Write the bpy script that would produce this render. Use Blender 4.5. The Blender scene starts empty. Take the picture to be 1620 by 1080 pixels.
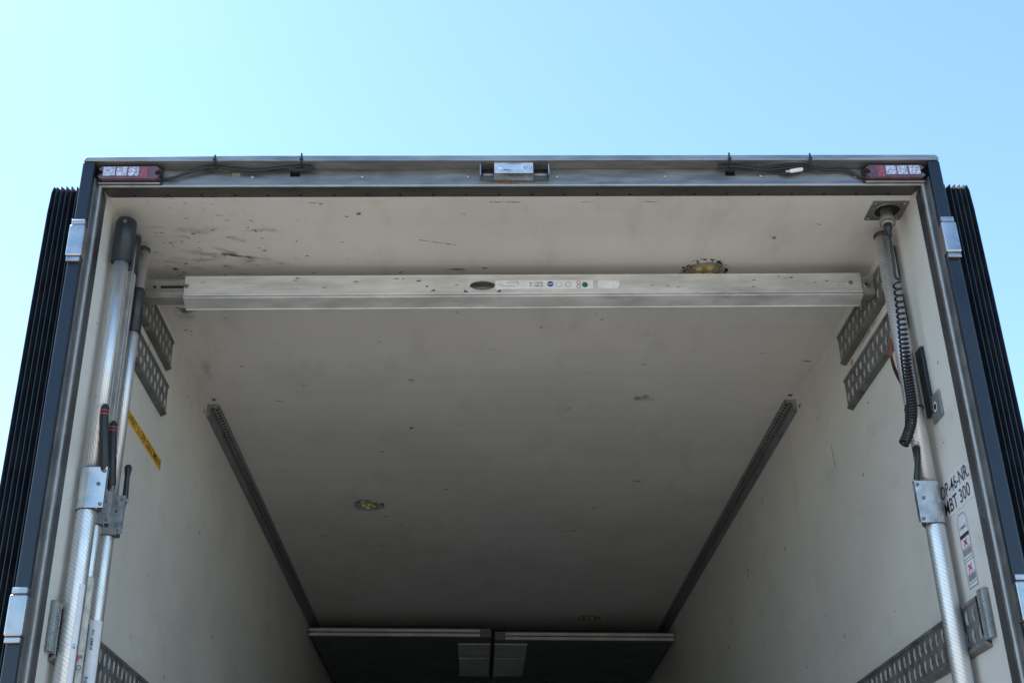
import bpy, bmesh, math, random
from mathutils import Vector, Matrix
random.seed(7)
S = bpy.context.scene
COL = S.collection
R = math.radians

# ------------------------------------------------------------------ camera
def cam_rows(yaw, pitch, roll):
    f0 = Vector((math.sin(yaw), math.cos(yaw), 0)); r0 = Vector((math.cos(yaw), -math.sin(yaw), 0)); u0 = Vector((0, 0, 1))
    f = f0 * math.cos(pitch) + u0 * math.sin(pitch); u = u0 * math.cos(pitch) - f0 * math.sin(pitch)
    return r0 * math.cos(roll) + u * math.sin(roll), u * math.cos(roll) - r0 * math.sin(roll), f
cd = bpy.data.cameras.new('camera'); cam = bpy.data.objects.new('camera', cd); COL.objects.link(cam)
cr, cu, cf = cam_rows(0.03843, 0.46361, -0.02386)
cam.matrix_world = Matrix(((cr.x, cu.x, -cf.x, -0.1433), (cr.y, cu.y, -cf.y, -3.1084), (cr.z, cu.z, -cf.z, 1.8124), (0, 0, 0, 1)))
cd.sensor_fit = 'HORIZONTAL'; cd.sensor_width = 36; cd.lens = 36 * 1958.4 / 1620
cd.clip_start = 0.05; cd.clip_end = 5000
S.camera = cam

# ------------------------------------------------------------------ sky, sun, exposure
SUN_EL, SUN_AZ = R(56), R(-66)            # azimuth from +Y (into the trailer) towards +X
W = bpy.data.worlds.new('World'); S.world = W; W.use_nodes = True
nt = W.node_tree; nt.nodes.clear()
sky = nt.nodes.new('ShaderNodeTexSky'); sky.sky_type = 'NISHITA'; sky.sun_disc = False
sky.sun_elevation = SUN_EL; sky.sun_rotation = SUN_AZ; sky.altitude = 0
sky.air_density = 1.0; sky.dust_density = 0.45; sky.ozone_density = 1.0
bg = nt.nodes.new('ShaderNodeBackground'); bg.inputs[1].default_value = 0.125
tint = nt.nodes.new('ShaderNodeMix'); tint.data_type = 'RGBA'; tint.blend_type = 'MULTIPLY'; tint.inputs[0].default_value = 1; tint.inputs[7].default_value = (0.86, 0.985, 1.0, 1)
wo = nt.nodes.new('ShaderNodeOutputWorld'); nt.links.new(sky.outputs[0], tint.inputs[6]); nt.links.new(tint.outputs[2], bg.inputs[0]); nt.links.new(bg.outputs[0], wo.inputs[0])
sl = bpy.data.lights.new('sun', 'SUN'); sl.energy = 4.0; sl.angle = R(0.5); sl.color = (1, 0.95, 0.88)
so = bpy.data.objects.new('sun', sl); COL.objects.link(so)
sd = Vector((math.sin(SUN_AZ) * math.cos(SUN_EL), math.cos(SUN_AZ) * math.cos(SUN_EL), math.sin(SUN_EL)))
so.rotation_euler = sd.to_track_quat('Z', 'Y').to_euler(); so.location = (-6, 4, 12)
S.view_settings.view_transform = 'Standard'; S.view_settings.look = 'None'
S.view_settings.gamma = 1; S.view_settings.use_curve_mapping = False
S.view_settings.exposure = 1.56
S.cycles.max_bounces = 12; S.cycles.diffuse_bounces = 8

# ------------------------------------------------------------------ materials
def newmat(name):
    m = bpy.data.materials.new(name); m.use_nodes = True
    n = m.node_tree.nodes; b = n['Principled BSDF']
    return m, m.node_tree, n, m.node_tree.links, b
def nd(n, t, **kw):
    o = n.new(t)
    for k, v in kw.items(): setattr(o, k, v)
    return o
def math_(n, l, op, a, b=None, c=None, clamp=False):
    o = n.new('ShaderNodeMath'); o.operation = op; o.use_clamp = clamp
    for i, v in enumerate((a, b, c)):
        if v is None: continue
        if isinstance(v, (int, float)): o.inputs[i].default_value = v
        else: l.new(v, o.inputs[i])
    return o.outputs[0]
def noise(n, l, vec, scale, detail=4, rough=0.55, dist=0):
    o = n.new('ShaderNodeTexNoise'); o.inputs['Scale'].default_value = scale; o.inputs['Detail'].default_value = detail
    o.inputs['Roughness'].default_value = rough; o.inputs['Distortion'].default_value = dist
    if vec is not None: l.new(vec, o.inputs['Vector'])
    return o.outputs['Fac']
def mapped(n, l, vec, scale=(1, 1, 1), rot=(0, 0, 0), loc=(0, 0, 0)):
    o = n.new('ShaderNodeMapping'); o.inputs['Scale'].default_value = scale; o.inputs['Rotation'].default_value = rot; o.inputs['Location'].default_value = loc
    l.new(vec, o.inputs['Vector']); return o.outputs[0]
def ramp(n, l, fac, a, b, va=0.0, vb=1.0):
    o = n.new('ShaderNodeMapRange'); o.interpolation_type = 'SMOOTHSTEP'
    o.inputs['From Min'].default_value = a; o.inputs['From Max'].default_value = b
    o.inputs['To Min'].default_value = va; o.inputs['To Max'].default_value = vb
    l.new(fac, o.inputs['Value']); return o.outputs[0]
def mix(n, l, fac, a, b):
    o = n.new('ShaderNodeMix'); o.data_type = 'RGBA'
    if isinstance(fac, (int, float)): o.inputs[0].default_value = fac
    else: l.new(fac, o.inputs[0])
    for i, v in ((6, a), (7, b)):
        if isinstance(v, tuple): o.inputs[i].default_value = (*v, 1)
        else: l.new(v, o.inputs[i])
    return o.outputs[2]
def bump(n, l, b, h, strength=0.3, dist=0.002):
    o = n.new('ShaderNodeBump'); o.inputs['Strength'].default_value = strength; o.inputs['Distance'].default_value = dist
    l.new(h, o.inputs['Height']); l.new(o.outputs[0], b.inputs['Normal'])
def objco(n): return n.new('ShaderNodeTexCoord').outputs['Object']

def plain(name, col, rough=0.5, metal=0.0, var=0.25, scale=30, bstr=0.0, dirt=None, dirt_th=(0.58, 0.72), stretch=(1, 1, 1), coat=0):
    m, t, n, l, b = newmat(name)
    co = mapped(n, l, objco(n), stretch)
    f = noise(n, l, co, scale, 6, 0.6)
    dark = tuple(c * (1 - var) for c in col); lite = tuple(min(1, c * (1 + var * 0.5)) for c in col)
    c = mix(n, l, ramp(n, l, f, 0.3, 0.7), dark, lite)
    r = ramp(n, l, f, 0.3, 0.7, max(0.03, rough - 0.1), min(1, rough + 0.12))
    if dirt:
        g = noise(n, l, co, scale * 0.37, 8, 0.7)
        k = ramp(n, l, g, dirt_th[0], dirt_th[1])
        c = mix(n, l, k, c, dirt)
    l.new(c, b.inputs['Base Color']); l.new(r, b.inputs['Roughness']); b.inputs['Metallic'].default_value = metal
    b.inputs['Coat Weight'].default_value = coat
    if bstr: bump(n, l, b, noise(n, l, co, scale * 4, 5, 0.6), bstr, 0.001)
    return m

def gelcoat(name, corner=True):
    m, t, n, l, b = newmat(name)
    co = objco(n)
    big = noise(n, l, co, 1.3, 3)
    c = mix(n, l, ramp(n, l, big, 0.3, 0.7), (0.665, 0.64, 0.588), (0.735, 0.71, 0.656))
    # faint yellowed / grey grime clouds
    g = noise(n, l, mapped(n, l, co, (3, 1.2, 3)), 2.2, 7, 0.65)
    c = mix(n, l, math_(n, l, 'MULTIPLY', ramp(n, l, g, 0.5, 0.78), 0.35), c, (0.40, 0.37, 0.31))
    # faint long panel stripes
    st = noise(n, l, mapped(n, l, co, (0.4, 14, 0.4) if corner else (0.4, 9, 0.2)), 1.0, 2)
    c = mix(n, l, math_(n, l, 'MULTIPLY', ramp(n, l, st, 0.45, 0.7), 0.10), c, (0.45, 0.44, 0.42))
    # specks and short scuffs
    s1 = noise(n, l, mapped(n, l, co, (1, 1.6, 1)), 38, 3, 0.5, 1.5)
    area = noise(n, l, co, 2.6, 4)
    dens = ramp(n, l, area, 0.42, 0.72)
    sp = n.new('ShaderNodeSeparateXYZ'); l.new(co, sp.inputs[0])
    if corner:
        cx = ramp(n, l, sp.outputs[0], -1.22, -0.45, 1, 0); cy = ramp(n, l, sp.outputs[1], 0.2, 1.2, 1, 0)
        dens = math_(n, l, 'ADD', dens, math_(n, l, 'MULTIPLY', cx, cy))
    th = math_(n, l, 'SUBTRACT', 0.80, math_(n, l, 'MULTIPLY', dens, 0.11))
    k = math_(n, l, 'MULTIPLY', math_(n, l, 'SUBTRACT', s1, th), 14, clamp=True)
    c = mix(n, l, math_(n, l, 'MULTIPLY', k, 0.75, clamp=True), c, (0.06, 0.055, 0.05))
    # thin scratches
    w = n.new('ShaderNodeTexNoise'); w.inputs['Scale'].default_value = 5; w.inputs['Detail'].default_value = 2
    l.new(mapped(n, l, co, (1.2, 18, 18), (0.3, 0.2, 0.5)), w.inputs['Vector'])
    q = math_(n, l, 'ABSOLUTE', math_(n, l, 'SUBTRACT', w.outputs['Fac'], 0.63))
    q = math_(n, l, 'MULTIPLY', ramp(n, l, q, 0.0, 0.006, 1, 0), ramp(n, l, noise(n, l, co, 7, 2), 0.58, 0.7))
    c = mix(n, l, math_(n, l, 'MULTIPLY', q, 0.35), c, (0.12, 0.11, 0.10))
    l.new(c, b.inputs['Base Color'])
    l.new(ramp(n, l, g, 0.3, 0.7, 0.30, 0.48), b.inputs['Roughness'])
    b.inputs['Specular IOR Level'].default_value = 0.45
    bump(n, l, b, noise(n, l, co, 9, 3), 0.12, 0.004)
    return m

def pole_metal(name, starts, pitch):
    m, t, n, l, b = newmat(name)
    co = objco(n); sp = n.new('ShaderNodeSeparateXYZ'); l.new(co, sp.inputs[0])
    th = math_(n, l, 'ARCTAN2', sp.outputs[1], sp.outputs[0])
    ph = math_(n, l, 'ADD', math_(n, l, 'MULTIPLY', th, starts), math_(n, l, 'MULTIPLY', sp.outputs[2], 2 * math.pi / pitch))
    nz = noise(n, l, co, 40, 3)
    wv = math_(n, l, 'SINE', math_(n, l, 'ADD', ph, math_(n, l, 'ADD', math_(n, l, 'MULTIPLY', nz, 2.5), math_(n, l, 'MULTIPLY', noise(n, l, co, 6, 2), 9))))
    c = mix(n, l, ramp(n, l, wv, -0.6, 0.9), (0.60, 0.61, 0.63), (0.71, 0.72, 0.73))
    g = noise(n, l, co, 9, 8, 0.7)
    c = mix(n, l, math_(n, l, 'MULTIPLY', ramp(n, l, g, 0.56, 0.74), 0.6), c, (0.30, 0.29, 0.27))
    l.new(c, b.inputs['Base Color']); b.inputs['Metallic'].default_value = 0.85
    l.new(ramp(n, l, g, 0.3, 0.7, 0.33, 0.52), b.inputs['Roughness'])
    bump(n, l, b, math_(n, l, 'MULTIPLY', wv, ramp(n, l, noise(n, l, co, 14, 3), 0.35, 0.65, 0.35, 1)), 0.2, 0.0008)
    return m

def stain(name, col, ring=False, scale=60, lo=0.28, hi=0.42, amt=1.0):
    """ragged mark: dark paint or dirt with a noise-torn outline"""
    m, t, n, l, b = newmat(name)
    tc = n.new('ShaderNodeTexCoord')
    uv = mapped(n, l, tc.outputs['UV'], (2, 2, 1), loc=(-1, -1, 0))
    ln = n.new('ShaderNodeVectorMath'); ln.operation = 'LENGTH'; l.new(uv, ln.inputs[0])
    nz = noise(n, l, tc.outputs['Object'], scale, 5, 0.65, 0.6)
    if ring: v = nz
    else: v = math_(n, l, 'MULTIPLY', math_(n, l, 'SUBTRACT', 1.0, ln.outputs['Value'], clamp=True), nz)
    k = math_(n, l, 'MULTIPLY', ramp(n, l, v, lo, hi), amt)
    b.inputs['Base Color'].default_value = (*col, 1); b.inputs['Roughness'].default_value = 0.6
    l.new(k, b.inputs['Alpha'])
    return m

M = {}
M['ceiling'] = gelcoat('ceiling_gelcoat', True); M['wall'] = gelcoat('wall_gelcoat', False)
M['header'] = plain('brushed_header_steel', (0.27, 0.27, 0.275), 0.42, 0.8, 0.3, 14, 0.15, (0.09, 0.08, 0.07), (0.56, 0.8), (0.5, 1, 3))
M['lip'] = plain('weathered_roof_profile', (0.30, 0.31, 0.32), 0.45, 0.8, 0.3, 10, 0.1, (0.12, 0.12, 0.13), (0.6, 0.75), (0.6, 3, 3))
M['bead'] = plain('bright_bead', (0.42, 0.42, 0.42), 0.55, 0.5, 0.15, 30)
M['reveal'] = plain('dark_ribbed_profile', (0.09, 0.087, 0.084), 0.36, 0.5, 0.35, 8, 0.05, (0.05, 0.05, 0.05), (0.5, 0.75))
M['flange'] = plain('frame_steel', (0.30, 0.29, 0.28), 0.4, 0.8, 0.25, 12, 0.1, (0.10, 0.09, 0.08))
M['navy'] = plain('navy_paint', (0.005, 0.011, 0.023), 0.35, 0.0, 0.2, 6, 0.03, coat=0.0)
M['hinge'] = plain('hinge_steel', (0.42, 0.43, 0.45), 0.33, 1.0, 0.2, 20, 0.08, (0.22, 0.21, 0.20), (0.62, 0.8))
M['rubber'] = plain('black_rubber', (0.022, 0.028, 0.038), 0.38, 0.0, 0.3, 18, 0.1)
M['plastic'] = plain('black_plastic', (0.015, 0.016, 0.018), 0.4, 0.0, 0.3, 25, 0.05)
M['alu'] = plain('worn_aluminium', (0.58, 0.575, 0.56), 0.5, 0.3, 0.22, 16, 0.12, (0.26, 0.25, 0.23), (0.57, 0.78), (0.35, 1, 1.6))
M['aludark'] = plain('dull_aluminium', (0.36, 0.355, 0.34), 0.45, 0.4, 0.25, 18, 0.12, (0.14, 0.13, 0.12), (0.55, 0.75))
M['track'] = plain('galvanised_track', (0.20, 0.20, 0.193), 0.5, 0.4, 0.35, 22, 0.15, (0.07, 0.06, 0.05), (0.52, 0.72))
M['rail'] = plain('dark_rail', (0.25, 0.26, 0.26), 0.45, 0.3, 0.3, 20, 0.1)
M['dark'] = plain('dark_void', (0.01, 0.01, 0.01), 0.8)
M['foam'] = plain('bare_foam', (0.55, 0.53, 0.47), 0.8)
M['screw'] = plain('screw_head', (0.36, 0.36, 0.35), 0.45, 0.9, 0.2, 60)
M['lens'] = plain('smoked_red_lens', (0.10, 0.045, 0.06), 0.12, 0.0, 0.3, 40, 0, coat=0.6)
M['ledmod'] = plain('silver_led_reflector', (0.62, 0.55, 0.59), 0.3, 0.6, 0.55, 160, 0.6)
M['red'] = plain('red_reflector', (0.27, 0.05, 0.07), 0.18, 0.0, 0.3, 90, 0.2, coat=0.6)
M['amber'] = plain('yellowed_lamp_lens', (0.50, 0.40, 0.17), 0.22, 0.0, 0.3, 25, 0.1, coat=0.4)
M['amber2'] = plain('yellowed_lamp_dome', (0.62, 0.50, 0.28), 0.2, 0.0, 0.2, 40, coat=0.4)
M['bezel'] = plain('lamp_bezel', (0.42, 0.41, 0.39), 0.5, 0.2, 0.2, 40)
M['pole'] = pole_metal('spiral_ribbed_aluminium', 16, 0.024); M['pole_fine'] = pole_metal('fine_ribbed_aluminium', 10, 0.012)
M['clamp'] = plain('zinc_clamp_plate', (0.66, 0.68, 0.70), 0.36, 0.9, 0.2, 25, 0.1, (0.30, 0.29, 0.28), (0.6, 0.78))
M['paper'] = plain('white_sticker', (0.70, 0.71, 0.74), 0.45, 0.0, 0.1, 30)
M['film'] = plain('sign_film', (0.69, 0.68, 0.66), 0.3, 0.0, 0.06, 10)
M['oldpaper'] = plain('torn_paper_label', (0.58, 0.57, 0.52), 0.7, 0.0, 0.3, 60, 0.2, (0.25, 0.22, 0.18), (0.6, 0.7))
M['ink'] = plain('black_ink', (0.012, 0.013, 0.03), 0.4); M['redink'] = plain('red_ink', (0.55, 0.05, 0.05), 0.5)
M['blueink'] = plain('blue_ink', (0.02, 0.08, 0.30), 0.4); M['greenink'] = plain('green_ink', (0.01, 0.16, 0.07), 0.4); M['greyink'] = plain('grey_ink', (0.28, 0.29, 0.32), 0.5)
M['yellow'] = plain('yellow_sticker', (0.85, 0.48, 0.03), 0.4, 0, 0.15, 20)
M['orange'] = plain('orange_webbing', (0.70, 0.10, 0.015), 0.6, 0, 0.3, 80, 0.3); M['maroon'] = plain('dark_red_webbing', (0.10, 0.012, 0.01), 0.7, 0, 0.3, 80, 0.3)
M['skin'] = plain('outer_white_skin', (0.7, 0.7, 0.7), 0.35); M['floor'] = plain('trailer_floor', (0.22, 0.22, 0.22), 0.55, 0.3, 0.3, 8, 0.2)
M['bulk'] = plain('bulkhead_grey', (0.11, 0.118, 0.118), 0.5, 0.0, 0.2, 4); M['pad'] = plain('bulkhead_pad', (0.55, 0.54, 0.52), 0.5, 0, 0.2, 8)
M['concrete'] = plain('concrete_yard', (0.275, 0.248, 0.218), 0.85, 0, 0.25, 0.8, 0.1)
M['clear'] = plain('cloudy_end_cap', (0.50, 0.50, 0.47), 0.3, 0, 0.2, 30)
M['clear'].node_tree.nodes['Principled BSDF'].inputs['Transmission Weight'].default_value = 0.85
M['scuff'] = stain('scuff_black', (0.05, 0.045, 0.04), lo=0.26, hi=0.5, amt=0.85); M['scuff_soft'] = stain('scuff_grey', (0.16, 0.15, 0.13), lo=0.18, hi=0.55, amt=0.75, scale=40)
M['smudge'] = stain('grime_smudge', (0.22, 0.205, 0.18), lo=0.14, hi=0.62, amt=0.26, scale=34); M['chip'] = stain('white_chip', (0.85, 0.85, 0.83)); M['rust'] = stain('rust_run', (0.36, 0.13, 0.03), lo=0.12, hi=0.5, amt=0.55, scale=50)
M['sealant'] = stain('black_sealant', (0.01, 0.01, 0.012), ring=True, scale=55, lo=0.50, hi=0.56)

# ------------------------------------------------------------------ mesh helpers
class MB:
    def __init__(s): s.v = []; s.f = []; s.uv = None
    def add(s, vs, fs):
        o = len(s.v); s.v += [tuple(v) for v in vs]; s.f += [tuple(i + o for i in f) for f in fs]; return s
    def box(s, x0, x1, y0, y1, z0, z1):
        return s.add([(x, y, z) for x in (x0, x1) for y in (y0, y1) for z in (z0, z1)],
                     [(0, 1, 3, 2), (4, 6, 7, 5), (0, 4, 5, 1), (2, 3, 7, 6), (0, 2, 6, 4), (1, 5, 7, 3)])
    def prism(s, pts, axis, a, b, closed=True, caps=True):
        n = len(pts)
        P = {'z': lambda p, t: (p[0], p[1], t), 'y': lambda p, t: (p[0], t, p[1]), 'x': lambda p, t: (t, p[0], p[1])}[axis]
        vs = [P(p, a) for p in pts] + [P(p, b) for p in pts]
        fs = [(i, (i + 1) % n, n + (i + 1) % n, n + i) for i in range(n if closed else n - 1)]
        if closed and caps: fs += [tuple(range(n - 1, -1, -1)), tuple(range(n, 2 * n))]
        return s.add(vs, fs)
    def tube(s, path, r, n=16, cap=True):
        path = [Vector(p) for p in path]; k = len(path); rs = r if isinstance(r, (list, tuple)) else [r] * k
        vs = []; prev = None
        for i, p in enumerate(path):
            d = (path[min(i + 1, k - 1)] - path[max(i - 1, 0)]).normalized()
            if prev is None:
                a = Vector((1, 0, 0)) if abs(d.x) < 0.9 else Vector((0, 1, 0)); u = (a - d * a.dot(d)).normalized()
            else: u = (prev - d * prev.dot(d)).normalized()
            prev = u; w = d.cross(u)
            for j in range(n):
                t = 2 * math.pi * j / n; vs.append(p + (u * math.cos(t) + w * math.sin(t)) * rs[i])
        fs = [(i * n + j, i * n + (j + 1) % n, (i + 1) * n + (j + 1) % n, (i + 1) * n + j) for i in range(k - 1) for j in range(n)]
        if cap: fs += [tuple(range(n - 1, -1, -1)), tuple(range((k - 1) * n, k * n))]
        return s.add(vs, fs)
    def lathe(s, prof, c=(0, 0, 0), n=24):
        """profile (r, z) turned about a vertical axis at c"""
        vs = [(c[0] + r * math.cos(2 * math.pi * j / n), c[1] + r * math.sin(2 * math.pi * j / n), c[2] + z) for r, z in prof for j in range(n)]
        fs = [(i * n + j, i * n + (j + 1) % n, (i + 1) * n + (j + 1) % n, (i + 1) * n + j) for i in range(len(prof) - 1) for j in range(n)]
        return s.add(vs, fs)
    def build(s, name, mat, parent=None, bevel=0, smooth=False, recalc=True, seg=2):
        me = bpy.data.meshes.new(name); me.from_pydata(s.v, [], s.f)
        if recalc:
            bm = bmesh.new(); bm.from_mesh(me); bmesh.ops.recalc_face_normals(bm, faces=bm.faces); bm.to_mesh(me); bm.free()
        if smooth:
            for p in me.polygons: p.use_smooth = len(p.vertices) <= 4
        me.materials.append(M[mat]); me.update()
        return link(name, me, parent, bevel, seg)
def link(name, me, parent=None, bevel=0, seg=2):
    o = bpy.data.objects.new(name, me); COL.objects.link(o)
    if parent is not None: o.parent = parent
    o.cycles.shadow_terminator_geometry_offset = 0      # long thin faces would leak sunlight
    if bevel:
        b = o.modifiers.new('bevel', 'BEVEL'); b.width = bevel; b.segments = seg; b.limit_method = 'ANGLE'; b.angle_limit = R(40)
    return o
def tag(o, label=None, cat=None, group=None, kind=None):
    for k, v in (('label', label), ('category', cat), ('group', group), ('kind', kind)):
        if v: o[k] = v
    return o
def thing(name, loc, label, cat, group=None):
    o = bpy.data.objects.new(name, None); COL.objects.link(o); o.location = loc; o.empty_display_size = 0.1
    return tag(o, label, cat, group)
def patch(name, mat, parent, c, du, dv, kind=None):
    """a flat mark centred at c with half extents du, dv, with UVs"""
    c, du, dv = Vector(c), Vector(du), Vector(dv)
    me = bpy.data.meshes.new(name); me.from_pydata([c - du - dv, c + du - dv, c + du + dv, c - du + dv], [], [(0, 1, 2, 3)])
    u = me.uv_layers.new(name='UVMap')
    for i, t in enumerate(((0, 0), (1, 0), (1, 1), (0, 1))): u.data[i].uv = t
    me.materials.append(M[mat]); return link(name, me, parent)
def lettering(txt, mat, parent, org, right, up, w, h, name='lettering', off=0.0006):
    """raised flat letters, w x h, lower-left corner at org"""
    cu_ = bpy.data.curves.new('t', 'FONT'); cu_.body = txt; cu_.fill_mode = 'FRONT'; cu_.resolution_u = 3; cu_.offset = 0.007
    to = bpy.data.objects.new('t', cu_); COL.objects.link(to)
    dg = bpy.context.evaluated_depsgraph_get(); me = bpy.data.meshes.new_from_object(to.evaluated_get(dg))
    bpy.data.objects.remove(to); bpy.data.curves.remove(cu_)
    xs = [v.co.x for v in me.vertices]; ys = [v.co.y for v in me.vertices]
    x0, x1, y0, y1 = min(xs), max(xs), min(ys), max(ys)
    org, right, up = Vector(org), Vector(right).normalized(), Vector(up).normalized(); nrm = right.cross(up)
    for v in me.vertices:
        v.co = org + right * ((v.co.x - x0) / (x1 - x0) * w) + up * ((v.co.y - y0) / (y1 - y0) * h) + nrm * off
    me.name = name; me.materials.clear(); me.materials.append(M[mat])
    return link(name, me, parent)
def copy_part(o, parent, loc):
    c = o.copy(); COL.objects.link(c); c.parent = parent; c.location = loc; return c
def disc(mb, c, right, up, r, n=20, r_in=None):
    c, right, up = Vector(c), Vector(right), Vector(up)
    ring = lambda q: [c + right * q * math.cos(2 * math.pi * i / n) + up * q * math.sin(2 * math.pi * i / n) for i in range(n)]
    if r_in is None: return mb.add(ring(r), [tuple(range(n))])
    return mb.add(ring(r) + ring(r_in), [(i, (i + 1) % n, n + (i + 1) % n, n + i) for i in range(n)])

XI, ZC, FL, LEN = 1.235, 3.909, 1.25, 13.3      # inner half width, ceiling, floor and inner length

# ------------------------------------------------------------------ ground
g = MB().add([(-3000, -3000, 0), (3000, -3000, 0), (3000, 3000, 0), (-3000, 3000, 0)], [(0, 1, 2, 3)]).build('ground', 'concrete')
tag(g, kind='structure', label='pale concrete yard under the trailer')

# ------------------------------------------------------------------ trailer shell
T = thing('semi_trailer', (0, 0, 0), 'open rear end of a white-lined refrigerated semi trailer with navy corner posts', 'trailer')
ceil = MB().box(-XI, XI, 0.118, LEN, ZC, ZC + 0.03).build('ceiling', 'ceiling', T)
MB().box(-XI + 0.001, XI - 0.001, 0.086, 0.1165, ZC - 0.0015, ZC + 0.028).build('ceiling_trim', 'ceiling', T, 0.001)
walls = {}
for s in (-1, 1):
    a, b = sorted((s * XI, s * (XI + 0.03)))
    walls[s] = MB().box(a, b, 0.0605, LEN, FL, ZC + 0.03).build('side_wall', 'wall', T)
    a, b = sorted((s * (XI + 0.031), s * (XI + 0.05)))
    MB().box(a, b, 0.05, LEN + 0.05, FL - 0.15, ZC + 0.035).build('outer_skin', 'skin', T)
MB().box(-XI, XI, LEN, LEN + 0.06, FL, ZC + 0.03).build('front_wall', 'wall', T)
MB().box(-XI - 0.03, XI + 0.03, 0.02, LEN + 0.05, FL - 0.14, FL).build('floor', 'floor', T)
MB().box(-XI - 0.04, XI + 0.04, 0.1, LEN + 0.06, ZC + 0.036, ZC + 0.05).build('roof', 'skin', T)
# chassis and wheels carry the body on the yard
for s in (-1, 1):
    a, b = sorted((s * 0.42, s * 0.52)); MB().box(a, b, 0.6, LEN, 0.75, FL - 0.145).build('chassis_beam', 'navy', T, 0.004)
    for y in (3.2, 4.5, 5.8):
        w = MB().tube([(s * 0.92, y, 0.52), (s * 0.93, y, 0.52), (s * 1.22, y, 0.52), (s * 1.23, y, 0.52)], [0.46, 0.52, 0.52, 0.46], 32).build('wheel', 'rubber', T, smooth=True)
        MB().tube([(s * 1.232, y, 0.52), (s * 1.236, y, 0.52)], [0.29, 0.27], 24).build('rim', 'hinge', w, smooth=True)
for y in (3.2, 4.5, 5.8): MB().tube([(-0.95, y, 0.52), (0.95, y, 0.52)], 0.07).build('axle', 'navy', T, smooth=True)
for s in (-1, 1):
    ll = MB().box(s * 0.75 - 0.06, s * 0.75 + 0.06, 10.4, 10.52, 0.03, FL - 0.14).build('landing_leg', 'navy', T, 0.003)
    MB().box(s * 0.75 - 0.13, s * 0.75 + 0.13, 10.33, 10.59, 0.0, 0.03).build('foot_plate', 'navy', ll)

# ------------------------------------------------------------------ rear header
HX = 1.243
holes = [(-0.84, 'foam'), (-0.662, 'dark'), (0.65, 'dark')]
hb = MB(); zl, zh = 3.9225, 3.9445
hb.box(-HX, HX, 0, 0.012, 3.888, zl); hb.box(-HX, HX, 0, 0.012, zh, 3.9465)
x = -HX
for hx, _ in holes:
    hb.box(x, hx - 0.015, 0, 0.012, zl, zh); x = hx + 0.015
hb.box(x, HX, 0, 0.012, zl, zh)
header = MB(); header = hb.build('header_panel', 'header', T)
for hx, mt in holes: MB().box(hx - 0.02, hx + 0.02, 0.0135, 0.02, zl - 0.004, zh + 0.002).build('hole_backing', mt, header)
tape = MB().box(-0.72, 0.72, -0.0025, -0.0005, 3.9465 - 0.003, 3.9465).build('seam_strip', 'header', header)
# roof lip above it, with rounded upper ends
e = 1.278
lp = [(-e, 3.9475), (e, 3.9475), (e, 3.956), (e - 0.004, 3.963), (e - 0.012, 3.9665), (-0.80, 3.9665), (-e + 0.005, 3.962)]
MB().prism(lp, 'y', -0.048, 0.12).build('roof_lip', 'lip', T, 0.0025)
# soffit: a stepped profile between face and ceiling
sp_ = []
for i in range(6):
    y0 = 0.001 + i * 0.0142; z = 3.8865 + i * 0.0034
    sp_ += [(y0, z), (y0 + 0.0095, z + 0.0012), (y0 + 0.0105, z + 0.0042), (y0 + 0.013, z + 0.0042)]
sp_ += [(0.0855, 3.9065), (0.0855, 3.93), (0.013, 3.93), (0.013, 3.8878), (0.001, 3.8878)]
soff = MB().prism(sp_, 'x', -1.228, 1.228).build('header_soffit', 'reveal', T)
sm = MB().lathe([(0.0001, -0.003), (0.0035, -0.0025), (0.005, 0), (0.005, 0.002)], n=10).build('soffit_screw', 'dark', soff, smooth=True)
sm.location = (-1.15, 0.066, 3.9015)
for i in range(1, 24): copy_part(sm, soff, (-1.15 + 0.1 * i, 0.066, 3.9015))
MB().prism([(-0.007, 3.8845), (-0.0075, 3.8885), (-0.004, 3.892), (-0.0005, 3.892), (-0.0005, 3.8845)], 'x', -1.2365, 1.2365).build('seal_bead', 'bead', T, 0.001)
hs = MB().tube([(0, 0.0, 0), (0, -0.002, 0), (0, -0.004, 0), (0, -0.005, 0)], [0.0062, 0.006, 0.004, 0.001], 14).build('header_screw', 'screw', header, smooth=True)
hs.location = (-0.461, 0, 3.9215)
for x in (-1.04, -0.788, -0.143, 0.122, 0.449, 0.742, 1.034): copy_part(hs, header, (x, 0, 3.9215 + random.uniform(-0.001, 0.001)))
patch('grime_streak', 'scuff_soft', header, (0, -0.0008, 3.905), (0.16, 0, 0), (0, 0, 0.02)); patch('rust_stain', 'rust', header, (-0.03, -0.001, 3.901), (0.06, 0, 0), (0, 0, 0.012))

# centre door-bar keeper
lb = MB().box(-0.112, 0.101, -0.003, -0.0005, 3.906, 3.9465).build('latch_keeper', 'header', T, 0.001)
for x in (-0.109, 0.0955): MB().box(x, x + 0.004, -0.034, -0.0035, 3.906, 3.946).build('side_ear', 'hinge', lb, 0.001)
MB().prism([(-0.040, 3.9445), (-0.0385, 3.9465), (-0.004, 3.9465), (-0.004, 3.9035), (-0.012, 3.9035), (-0.040, 3.9085)], 'x', -0.066, 0.0505).build('keeper_box', 'clamp', lb, 0.0015)
for a, b in ((-0.104, -0.0665), (0.051, 0.095)): MB().tube([(a, -0.02, 3.914), (b, -0.02, 3.914)], 0.006, 12).build('keeper_pin', 'header', lb, smooth=True)
for a, b in ((-0.1045, -0.0668), (0.0508, 0.0952)): MB().box(a, b, -0.0055, -0.0035, 3.920, 3.944).build('keeper_pocket', 'dark', lb)
lo = MB(); disc(lo, (0.034, -0.0406, 3.9275), (1.0, 0, 0), (0, 0, 0.62), 0.0125, 24, 0.0105); lo.build('oval_logo', 'blueink', lb, recalc=False)
lg = MB(); disc(lg, (0.034, -0.0404, 3.9275), (1.0, 0, 0), (0, 0, 0.62), 0.0105, 24); lg.build('logo_field', 'paper', lb, recalc=False)
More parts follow.
